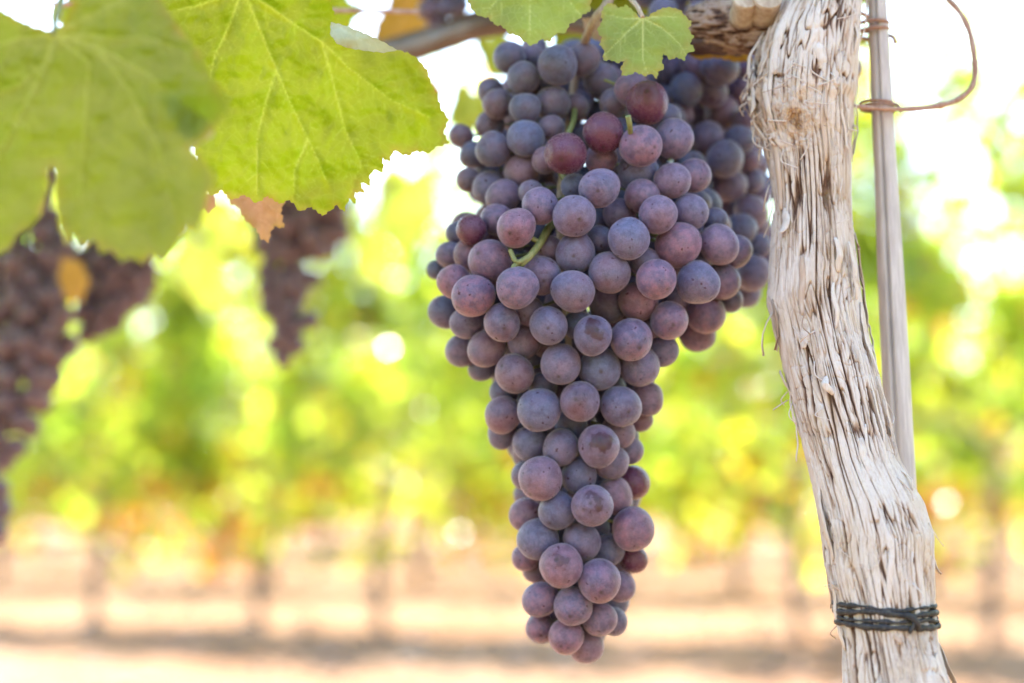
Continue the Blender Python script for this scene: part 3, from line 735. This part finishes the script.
for (p, rm, px, py, r, lay, red, rub) in packed:                    # a short pedicel from each grape to the stalk
    ax = at(cenx(py) + (px - cenx(py)) * .45, py - 10, max(axis_y, p[1] + .006)); P0 = Vector(p)
    if lay > 2.5: ax.y = p[1] + .02
    d_ = (ax - P0)
    if d_.length < rm: continue
    parts.append(tube([P0 + d_.normalized() * rm * .9, P0 + d_.normalized() * (rm + .003), ax], [.0009, .0006, .0007], 6))
v, f = merge(parts); mesh_obj('green_stem', [p - bl for p in v], f, STEM, bunch)

# ------------------------------------------------------------------ the second bunch, behind to the right
B = [(720,68,19,0),(711,91,17,.3),(686,90,17.5,.6),(722,113,18,.4),(708,138,17.6,.2),(680,115,15,1),(739,140,15.5,1),(725,159,18.4,0),(729,185,18.6,0),(749,160,12,1),(751,181,13.5,1),
     (726,207,16.4,.6),(751,212,17,.6),(741,229,16,.2),(694,66,15,1.2),(673,70,15,1.4),(740,90,15.5,1),(746,122,14,1.2),(708,194,13,1.4),(757,246,14,.8),(752,272.5,18.4,.2),(745,292,16,.8),
     (725,212,15,1.2),(756,225,14,1.2),(699,17,16,.6),(680,35,15,1),(720,10,16,.8),(663,12,15,1.4),(738,262,14,1.3),(768,262,11,1.2),(700,100,16,2),(735,200,14,2),(735,240,14,1.6),
     (655,55,15,1.6),(668,97,14,1.6),(696,120,15,1.5),(745,65,14,1.5),(728,40,14,1.6),(706,45,14,1.8),(764,235,12,1.6),(735,280,13,1.6),(760,195,12,1.6),(655,85,14,2.2),(640,30,15,2),(640,65,14,2.4),(700,160,14,2.2),(690,140,14,2.4)]
b2, P2, R2 = pack([q + (0, 0) for q in B], .655, lambda py: np.interp(py, [0, 100, 200, 300], [70, 60, 45, 25]), lambda py: np.interp(py, [0, 100, 200, 300], [705, 712, 735, 752]), depth=.5)
bun2 = empty('grape_bunch', at(725, 0, .67)); tag(bun2, 'shaded slightly blurred bunch between the big bunch and the trunk, under brown cane', 'grape bunch')
for k, q in enumerate(b2):
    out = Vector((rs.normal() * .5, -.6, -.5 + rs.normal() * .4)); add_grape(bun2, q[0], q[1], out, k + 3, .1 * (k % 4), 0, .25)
items = []
tr_ = 0
while len(items) < 60 and tr_ < 3000:
    tr_ += 1; py = rs.uniform(-20, 290); w_ = np.interp(py, [0, 100, 200, 300], [60, 45, 26, 10]); px = np.interp(py, [0, 100, 200, 300], [700, 705, 738, 752]) + rs.uniform(-w_, w_)
    p = np.array(at(px, py, .665 + rs.uniform(0, .045))); rm = .0076
    if np.all(np.linalg.norm(P2 - p, axis=1) >= (R2 + rm) * .93): P2 = np.vstack([P2, p]); R2 = np.append(R2, rm); items.append((p, rm, Vector(rs.normal(size=3))))
# (kept as parts of the second bunch)
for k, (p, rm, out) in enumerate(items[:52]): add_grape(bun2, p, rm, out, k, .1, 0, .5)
v, f = tube(smooth_path([at(722, -40, .68), at(722, 60, .685), at(735, 160, .685), at(750, 280, .68)], 30), .002, 8)
mesh_obj('stalk', [p - Vector(bun2.location) for p in v], f, STEM_BROWN, bun2)

# ------------------------------------------------------------------ blurred bunches further back
GM_DRY = []
for me in GM[:3]:
    q = me.copy(); q.materials[0] = GRAPE_DRY; GM_DRY.append(q)
def far_bunch(prof, Y, label, dry=True, n=70, seed=1, rpx=8., stalk=None):
    """prof: list of (py, cx, half width px)"""
    rs_ = np.random.RandomState(seed); ys = [q[0] for q in prof]
    root = empty('grape_bunch', at(prof[0][1], prof[0][0], Y)); tag(root, label, 'grape bunch', 'blurred grape bunches')
    Ps = np.zeros((0, 3)); k = 0; t = 0
    while k < n and t < 20000:
        t += 1; py = rs_.uniform(ys[0], ys[-1]); c_ = np.interp(py, ys, [q[1] for q in prof]); h_ = np.interp(py, ys, [q[2] for q in prof])
        a_ = rs_.uniform(0, 2 * math.pi); rr0 = max(0, h_ - rpx) * rs_.uniform(.45, 1.)
        p = np.array(at(c_ + rr0 * math.cos(a_), py, Y + rr0 * math.sin(a_) / FPX * Y * .8)); rm = rpx / 1000 * rs_.uniform(.8, 1.1)
        if len(Ps) and np.min(np.linalg.norm(Ps - p, axis=1)) < rm * 1.56: continue
        Ps = np.vstack([Ps, p]); o = add_grape(root, p, rm, Vector(rs_.normal(size=3)), k, .15, 0); k += 1
        if dry: o.data = GM_DRY[k % 3]
    st = [at(np.interp(y_, ys, [q[1] for q in prof]), y_, Y) for y_ in np.linspace(ys[0], ys[-1], 5)]
    st = [st[0] + Vector((0.004, 0, .06))] + st
    v, f = tube(smooth_path(st, 16), .0024, 8); mesh_obj('stalk', [p - Vector(root.location) for p in v], f, STEM_BROWN, root)
    return root
far_bunch([(150, 51, 10), (165, 51, 11), (185, 48, 14), (205, 44, 22), (240, 32, 44), (300, 20, 58), (360, 26, 52), (400, 20, 40), (440, 5, 26), (470, -8, 18), (500, -2, 16), (545, -6, 9)], 1.03, 'largest blurred brown bunch, hanging at the left edge under the big leaf', n=100, seed=4, rpx=9.8)
far_bunch([(232, 112, 34), (262, 116, 50), (290, 114, 44), (312, 104, 36), (335, 92, 18)], 1.08, 'small blurred bunch right of the large brown one, below the big leaf', n=85, seed=6, rpx=8.0)
far_bunch([(190, 302, 50), (225, 302, 50), (248, 298, 44), (262, 282, 26), (285, 290, 34), (300, 280, 24), (318, 292, 30), (335, 284, 20), (352, 286, 18), (368, 282, 9)], 1.06, 'blurred ragged bunch hanging left of the big bunch against bright foliage', n=100, seed=8, rpx=7.8)
far_bunch([(-70, 440, 24), (-30, 442, 36), (0, 440, 30), (18, 440, 20), (28, 442, 10)], .80, 'blurred bunch tip at the top edge above the dark cane', dry=False, n=46, seed=10, rpx=7.6)
far_bunch([(0, 842, 20), (40, 845, 16), (60, 848, 12), (72, 848, 6)], .72, 'pale berry bunch peeping out between the trunk and the stake', dry=False, n=24, seed=12, rpx=7.4)

# ------------------------------------------------------------------ near leaves
def densify(poly, step, teeth, seed):
    rs_ = np.random.RandomState(seed); out = []; n = len(poly)
    P = [np.array(p, float) for p in poly]; area = sum(P[i][0] * P[(i + 1) % n][1] - P[(i + 1) % n][0] * P[i][1] for i in range(n))
    sg = 1 if area > 0 else -1; ph = 0
    for i in range(n):
        a_, b_ = P[i], P[(i + 1) % n]; L = np.linalg.norm(b_ - a_); k = max(1, int(L / step)); nn = np.array([(b_ - a_)[1], -(b_ - a_)[0]]) / max(L, 1e-6) * sg
        for j in range(k):
            q = a_ + (b_ - a_) * j / k; ph += L / k / (step * 4)
            out.append(q + nn * teeth * ((1 - (ph % 1)) ** 1.3 - .4) * (0 if j == 0 else 1))
    return np.array(out)
def pline_dist(Q, line):
    best = np.full(len(Q), 1e9); tt = np.zeros(len(Q)); L = [np.linalg.norm(np.subtract(line[i + 1], line[i])) for i in range(len(line) - 1)]; tot = sum(L); acc = 0
    for i in range(len(line) - 1):
        a_ = np.array(line[i], float); d_ = np.array(line[i + 1], float) - a_; t = np.clip(((Q - a_) @ d_) / (d_ @ d_), 0, 1)
        ds_ = np.linalg.norm(Q - (a_ + t[:, None] * d_), axis=1); m_ = ds_ < best; best[m_] = ds_[m_]; tt[m_] = (acc + t[m_] * L[i]) / tot; acc += L[i]
    return best, tt
def leaf(name, label, poly, Yf, veins, mat, step=3., teeth=2.5, seed=1, relief=.0012, petiole=None, cat='leaf', group=None, vw=1.7, edge=5., tertiary=True):
    ol = densify(poly, step, teeth, seed); x0, y0 = ol.min(0); x1, y1 = ol.max(0)
    gx_, gy_ = np.meshgrid(np.arange(x0 + 1, x1, step), np.arange(y0 + 1, y1, step)); rs_ = np.random.RandomState(seed)
    inn = np.stack([gx_.ravel(), gy_.ravel()], 1) + rs_.uniform(-.25, .25, (gx_.size, 2)) * step
    # inside test
    ins = np.zeros(len(inn), bool); n = len(ol)
    for i in range(n):
        a_, b_ = ol[i], ol[(i + 1) % n]
        c_ = ((a_[1] > inn[:, 1]) != (b_[1] > inn[:, 1])); 
        if abs(b_[1] - a_[1]) < 1e-9: continue
        xs = a_[0] + (inn[:, 1] - a_[1]) / (b_[1] - a_[1]) * (b_[0] - a_[0]); ins ^= c_ & (inn[:, 0] < xs)
    inn = inn[ins]; dist = pline_dist(inn, [tuple(q) for q in ol] + [tuple(ol[0])])[0]; inn = inn[dist > step * .5]
    allp = np.vstack([ol, inn]); edges = [(i, (i + 1) % n) for i in range(n)]
    r_ = delaunay_2d_cdt([Vector(p) for p in allp], edges, [], 1, 1e-5)
    Q = np.array([p[:] for p in r_[0]]); Fc = [tuple(q) for q in r_[2]]
    ed = pline_dist(Q, [tuple(q) for q in ol] + [tuple(ol[0])])[0]
    # secondary veins branching from the given primaries
    vl_ = [(v_, vw) for v_ in veins]
    if tertiary:
        for v_ in veins:
            tot = sum(math.dist(v_[i], v_[i + 1]) for i in range(len(v_) - 1)); k = 0; acc = 0
            for i in range(len(v_) - 1):
                L = math.dist(v_[i], v_[i + 1]); d_ = np.subtract(v_[i + 1], v_[i]) / L; s_ = 8
                while s_ < L:
                    for sg in (-1, 1):
                        a0 = np.array(v_[i]) + d_ * s_; dd = np.array([d_[0] * .62 - sg * d_[1] * .78, sg * d_[0] * .78 + d_[1] * .62]); ln = rs_.uniform(.2, .36) * min(90, tot * .8)
                        vl_.append(([tuple(a0), tuple(a0 + dd * ln * .5), tuple(a0 + dd * ln + d_ * ln * .15)], .75))
                    s_ += rs_.uniform(13, 20)
    vein = np.zeros(len(Q)); crease = np.zeros(len(Q))
    for line, w_ in vl_:
        d_, t_ = pline_dist(Q, line); ww = w_ * (1 - .65 * t_); vein = np.maximum(vein, np.exp(-(d_ / ww) ** 2) * (1 if w_ > 1 else .45) * (1 - .4 * t_)); crease = np.maximum(crease, np.exp(-(d_ / 7.) ** 1.0) * (w_ / vw))
    nz = fbm(Q[:, 0] / 34, Q[:, 1] / 34, seed=seed, o=3)
    V = []
    for (x_, y_), c_, z_, vv in zip(Q, crease, nz, vein):
        V.append(at(x_, y_, Yf(x_, y_) + relief * (z_ * 1.2 + c_ * 1.1) - .00012 * vv))
    root = empty(name, at(veins[0][0][0], veins[0][0][1], Yf(*veins[0][0])) if veins else V[0]); rl = Vector(root.location)
    o = mesh_obj('blade', [p - rl for p in V], Fc, mat, root)
    attr(o, 'vein', vein); attr(o, 'edge', np.exp(-ed / edge) * (.3 + .7 * (rs_.rand() if False else sstep(-.1, .5, fbm(Q[:, 0] / 20, Q[:, 1] / 20, seed=seed + 5)))))
    if petiole:
        v, f = tube(smooth_path([at(*q) for q in petiole], 14), [.0009 + .0004 * i / 14 for i in range(15)], 8)
        mesh_obj('petiole', [p - rl for p in v], f, STEM if mat is not LEAF_FRESH else STEM_BROWN, root)
    tag(root, label, cat, group); return root

# leaf 1: big shaded leaf, top left, nearest to the camera
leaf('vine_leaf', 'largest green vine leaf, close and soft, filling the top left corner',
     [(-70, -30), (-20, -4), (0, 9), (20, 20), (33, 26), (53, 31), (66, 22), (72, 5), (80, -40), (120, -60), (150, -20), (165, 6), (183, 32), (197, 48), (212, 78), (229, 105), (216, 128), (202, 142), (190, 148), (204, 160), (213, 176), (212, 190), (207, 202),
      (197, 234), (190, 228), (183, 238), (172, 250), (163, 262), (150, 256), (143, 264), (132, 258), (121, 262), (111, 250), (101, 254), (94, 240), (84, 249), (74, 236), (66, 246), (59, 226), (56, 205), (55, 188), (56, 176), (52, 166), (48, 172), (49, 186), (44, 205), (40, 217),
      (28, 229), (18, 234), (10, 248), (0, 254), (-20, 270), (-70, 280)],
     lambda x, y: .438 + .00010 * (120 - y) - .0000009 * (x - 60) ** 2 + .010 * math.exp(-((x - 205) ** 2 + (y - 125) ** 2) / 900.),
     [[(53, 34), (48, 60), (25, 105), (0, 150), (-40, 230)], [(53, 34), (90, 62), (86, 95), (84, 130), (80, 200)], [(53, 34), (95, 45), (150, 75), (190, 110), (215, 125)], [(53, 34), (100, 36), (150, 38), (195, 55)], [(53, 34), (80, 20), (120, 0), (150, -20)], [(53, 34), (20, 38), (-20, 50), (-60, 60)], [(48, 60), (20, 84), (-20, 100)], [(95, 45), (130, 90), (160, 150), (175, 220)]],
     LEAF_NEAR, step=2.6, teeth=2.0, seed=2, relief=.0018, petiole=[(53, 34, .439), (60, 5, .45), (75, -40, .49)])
# leaf 2: bright back-lit leaf
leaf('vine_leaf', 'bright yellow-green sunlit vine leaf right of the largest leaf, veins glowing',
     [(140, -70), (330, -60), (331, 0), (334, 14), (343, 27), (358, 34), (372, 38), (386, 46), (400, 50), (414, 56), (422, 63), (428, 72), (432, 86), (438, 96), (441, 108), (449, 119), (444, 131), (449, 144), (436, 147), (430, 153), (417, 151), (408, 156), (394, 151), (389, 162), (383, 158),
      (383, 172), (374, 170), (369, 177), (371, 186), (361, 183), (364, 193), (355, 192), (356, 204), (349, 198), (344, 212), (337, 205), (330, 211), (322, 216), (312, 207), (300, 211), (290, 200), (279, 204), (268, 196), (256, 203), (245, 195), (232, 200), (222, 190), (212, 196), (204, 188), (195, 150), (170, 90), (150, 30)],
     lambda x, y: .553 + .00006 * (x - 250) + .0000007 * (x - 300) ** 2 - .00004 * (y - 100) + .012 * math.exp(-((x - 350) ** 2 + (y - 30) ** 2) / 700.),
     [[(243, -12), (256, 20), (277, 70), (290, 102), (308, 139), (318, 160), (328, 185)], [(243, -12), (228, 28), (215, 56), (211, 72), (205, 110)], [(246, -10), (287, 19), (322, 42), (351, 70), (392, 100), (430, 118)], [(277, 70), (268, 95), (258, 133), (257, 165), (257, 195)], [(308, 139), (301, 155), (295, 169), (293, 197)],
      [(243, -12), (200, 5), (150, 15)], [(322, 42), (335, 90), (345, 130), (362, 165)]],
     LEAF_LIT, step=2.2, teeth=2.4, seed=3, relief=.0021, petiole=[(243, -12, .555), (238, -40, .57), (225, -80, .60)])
# leaf 3 and 4 above the bunch
leaf('vine_leaf', 'pale green toothed leaf hanging from the top edge over the big bunch',
     [(455, -40), (610, -40), (592, -6), (590, 12), (584, 14), (576, 21), (569, 24), (566, 32), (556, 34), (549, 42), (543, 39), (531, 46), (522, 40), (517, 36), (508, 33), (502, 26), (494, 24), (488, 17), (479, 16), (472, 10), (468, 0)],
     lambda x, y: .566 - .00008 * y + .0000012 * (x - 530) ** 2,
     [[(530, -38), (531, -10), (530, 20), (531, 42)], [(530, -38), (505, -10), (487, 12)], [(530, -38), (560, -10), (580, 14)]],
     LEAF_FRESH, step=2., teeth=2.2, seed=4, relief=.0008, petiole=[(530, -38, .569), (540, -70, .60)], vw=1.2)
leaf('vine_leaf', 'small pale green three-lobed leaf lying over the top of the big bunch',
     [(601, 12), (606, 5), (612, 3), (619, 8), (627, 5), (634, 12), (641, 18), (648, 17), (654, 12), (661, 9), (668, 7), (674, 8), (680, 10), (684, 15), (692, 22), (688, 29), (694, 37), (690, 43), (695, 50), (687, 54), (684, 61), (676, 57), (670, 60), (664, 53), (662, 60), (664, 68), (658, 72), (657, 79), (651, 74), (644, 76),
      (636, 72), (630, 75), (622, 76), (621, 66), (626, 60), (617, 63), (610, 60), (603, 60), (604, 50), (599, 45), (602, 38), (597, 30), (602, 22)],
     lambda x, y: .560 + .0000022 * (x - 643) ** 2 - .00012 * (y - 20),
     [[(643, 18), (643, 40), (643, 60), (648, 74)], [(643, 18), (625, 34), (612, 48), (604, 56)], [(643, 18), (662, 28), (678, 42), (686, 54)], [(643, 18), (622, 18), (606, 14)], [(643, 18), (664, 16), (684, 18)]],
     LEAF_FRESH, step=1.6, teeth=2.0, seed=5, relief=.0009, petiole=[(643, 18, .561), (637, 6, .566), (628, -6, .58), (624, -30, .60)], vw=1.1)
# dry leaves
leaf('dry_leaf', 'curled orange-brown dead leaf poking out below the bright leaf', [(224, 188), (262, 186), (290, 190), (284, 204), (281, 212), (284, 228), (274, 226), (270, 233), (269, 243), (260, 238), (256, 228), (246, 222), (238, 208), (230, 203)],
     lambda x, y: .585 + .0003 * abs(x - 262), [[(255, 150), (258, 195), (264, 235)], [(258, 195), (240, 205)], [(258, 195), (278, 215)]], LEAF_DRY, step=2., teeth=2.5, seed=6, relief=.002, tertiary=True, vw=1.)
leaf('dry_leaf', 'tiny orange dead leaf scrap between the largest leaf and the bright leaf', [(198, 196), (214, 192), (216, 206), (208, 214), (204, 208), (198, 212)], lambda x, y: .58, [[(206, 192), (207, 210)]], LEAF_DRY, step=2., teeth=1., seed=7, tertiary=False, vw=.8)
leaf('autumn_leaf', 'amber yellow autumn leaf at the top edge beside the dark cane', [(372, 46), (376, 22), (388, 4), (392, -30), (450, -40), (446, 0), (432, 30), (412, 44), (392, 50)],
     lambda x, y: .90 + .0002 * (x - 400), [[(410, -30), (402, 20), (390, 42)]], LEAF_AMBER, step=3., teeth=3., seed=8, vw=1.4)
leaf('autumn_leaf', 'small orange leaf tip showing at the right edge of the bright leaf', [(405, 70), (428, 76), (440, 90), (440, 104), (428, 106), (415, 96)], lambda x, y: .74, [[(408, 78), (432, 98)]], LEAF_AMBER, step=3., teeth=2., seed=9, vw=1., tertiary=False)
leaf('autumn_leaf', 'blurred orange leaf between the two far left bunches', [(62, 258), (80, 262), (90, 280), (82, 302), (66, 298), (58, 280)], lambda x, y: .96, [[(66, 262), (78, 292)]], LEAF_AMBER, step=3., teeth=2., seed=10, vw=1., tertiary=False)
leaf('autumn_leaf', 'orange dead leaf wedged on the stalk of the big bunch beneath the toothed leaf', [(582, 18), (600, 20), (612, 30), (608, 44), (596, 40), (586, 34)], lambda x, y: .612, [[(586, 22), (604, 38)]], LEAF_DRY, step=2., teeth=2., seed=11, vw=1., tertiary=False)
leaf('autumn_leaf', 'thin orange strip standing in for the lit underside of the brown cane', [(690, 46), (712, 50), (736, 50), (752, 56), (752, 62), (736, 62), (716, 58), (700, 60), (690, 56)], lambda x, y: .617, [[(692, 50), (748, 59)]], LEAF_AMBER, step=2., teeth=1.5, seed=12, vw=1., tertiary=False)  # added sliver whose orange colour paints the light under the cane

# blurred hanging leaves behind
def blob_leaf(cx, cy, r_, rot, squash):
    out = []
    for k in range(30):
        th_ = 2 * math.pi * k / 30; rr0 = r_ * (1 + .10 * math.cos(5 * th_) + .04 * math.sin(13 * th_)) * (1 - .45 * math.exp(-((th_ - math.pi * 1.5) / .35) ** 2))
        x_ = rr0 * math.cos(th_) * squash; y_ = rr0 * math.sin(th_); out.append((cx + x_ * math.cos(rot) - y_ * math.sin(rot), cy + x_ * math.sin(rot) + y_ * math.cos(rot)))
    return out
for i, (cx_, cy_, r_, rot, sq, Y, lab) in enumerate([
    (470, 108, 26, .3, .8, .95, 'blurred yellow-green leaf peeping left of the bunch shoulder'),
    (497, 52, 30, -.4, .6, .90, 'blurred bright leaf behind the bunch shoulder near the dark cane'),
    (405, 205, 46, .2, .7, 1.35, 'blurred leaf hanging below the tip of the bright leaf'),
    (222, 232, 34, .6, .8, 1.2, 'blurred glowing leaf below the gap between the two large leaves'),
    (330, 8, 36, 1.2, .8, .80, 'dark green blurred leaf at the top edge behind the bright leaf'),
    (95, 20, 40, 2., .8, .75, 'blurred green leaf behind the petiole notch of the largest leaf'),
    (372, 255, 30, -.3, .6, 1.5, 'blurred leaf drooping between the ragged far bunch and the big bunch'),
    (58, 192, 38, .2, .8, 1.30, 'blurred leaf behind the stalk of the largest brown bunch'),
    (200, 275, 40, -.8, .6, 1.5, 'blurred limp leaf left of the ragged far bunch')]):
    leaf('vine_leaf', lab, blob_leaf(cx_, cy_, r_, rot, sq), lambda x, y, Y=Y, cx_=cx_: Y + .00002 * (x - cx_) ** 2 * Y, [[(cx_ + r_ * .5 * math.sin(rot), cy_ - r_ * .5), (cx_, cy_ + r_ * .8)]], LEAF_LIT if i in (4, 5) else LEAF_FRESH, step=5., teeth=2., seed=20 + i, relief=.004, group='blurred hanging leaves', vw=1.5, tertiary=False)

# turned-up pale edges of the two large leaves
LEAF_PALE = leaf_material('pale_leaf_underside', (.62, .66, .50), (.60, .66, .34), (.66, .68, .52), .4)
def fold(owner, poly, Yf, seed, relief=.0006):
    t_ = leaf('vine_leaf', None, poly, Yf, [[poly[0], poly[len(poly) // 2]]], LEAF_PALE, step=2.4, teeth=1.2, seed=seed, relief=relief, tertiary=False, vw=.8)
    b_ = t_.children[0]; b_.name = 'folded_edge'; off = Vector(t_.location); b_.parent = owner; b_.location = off - Vector(owner.location); bpy.data.objects.remove(t_)
big_leaf = [o for o in C.objects if o.get('label', '').startswith('largest green')][0]
lit_leaf = [o for o in C.objects if o.get('label', '').startswith('bright yellow-green sunlit')][0]
fold(big_leaf, [(160, 102), (176, 100), (196, 112), (212, 126), (214, 136), (202, 143), (192, 150), (184, 146), (176, 134), (166, 118)], lambda x, y: .432 + .00010 * (120 - y) + .00006 * abs(x - 190), 31)
fold(lit_leaf, [(331, 22), (346, 26), (362, 32), (384, 42), (397, 50), (384, 53), (366, 51), (348, 48), (337, 44), (330, 34)], lambda x, y: .551 + .0001 * abs(y - 38), 32)
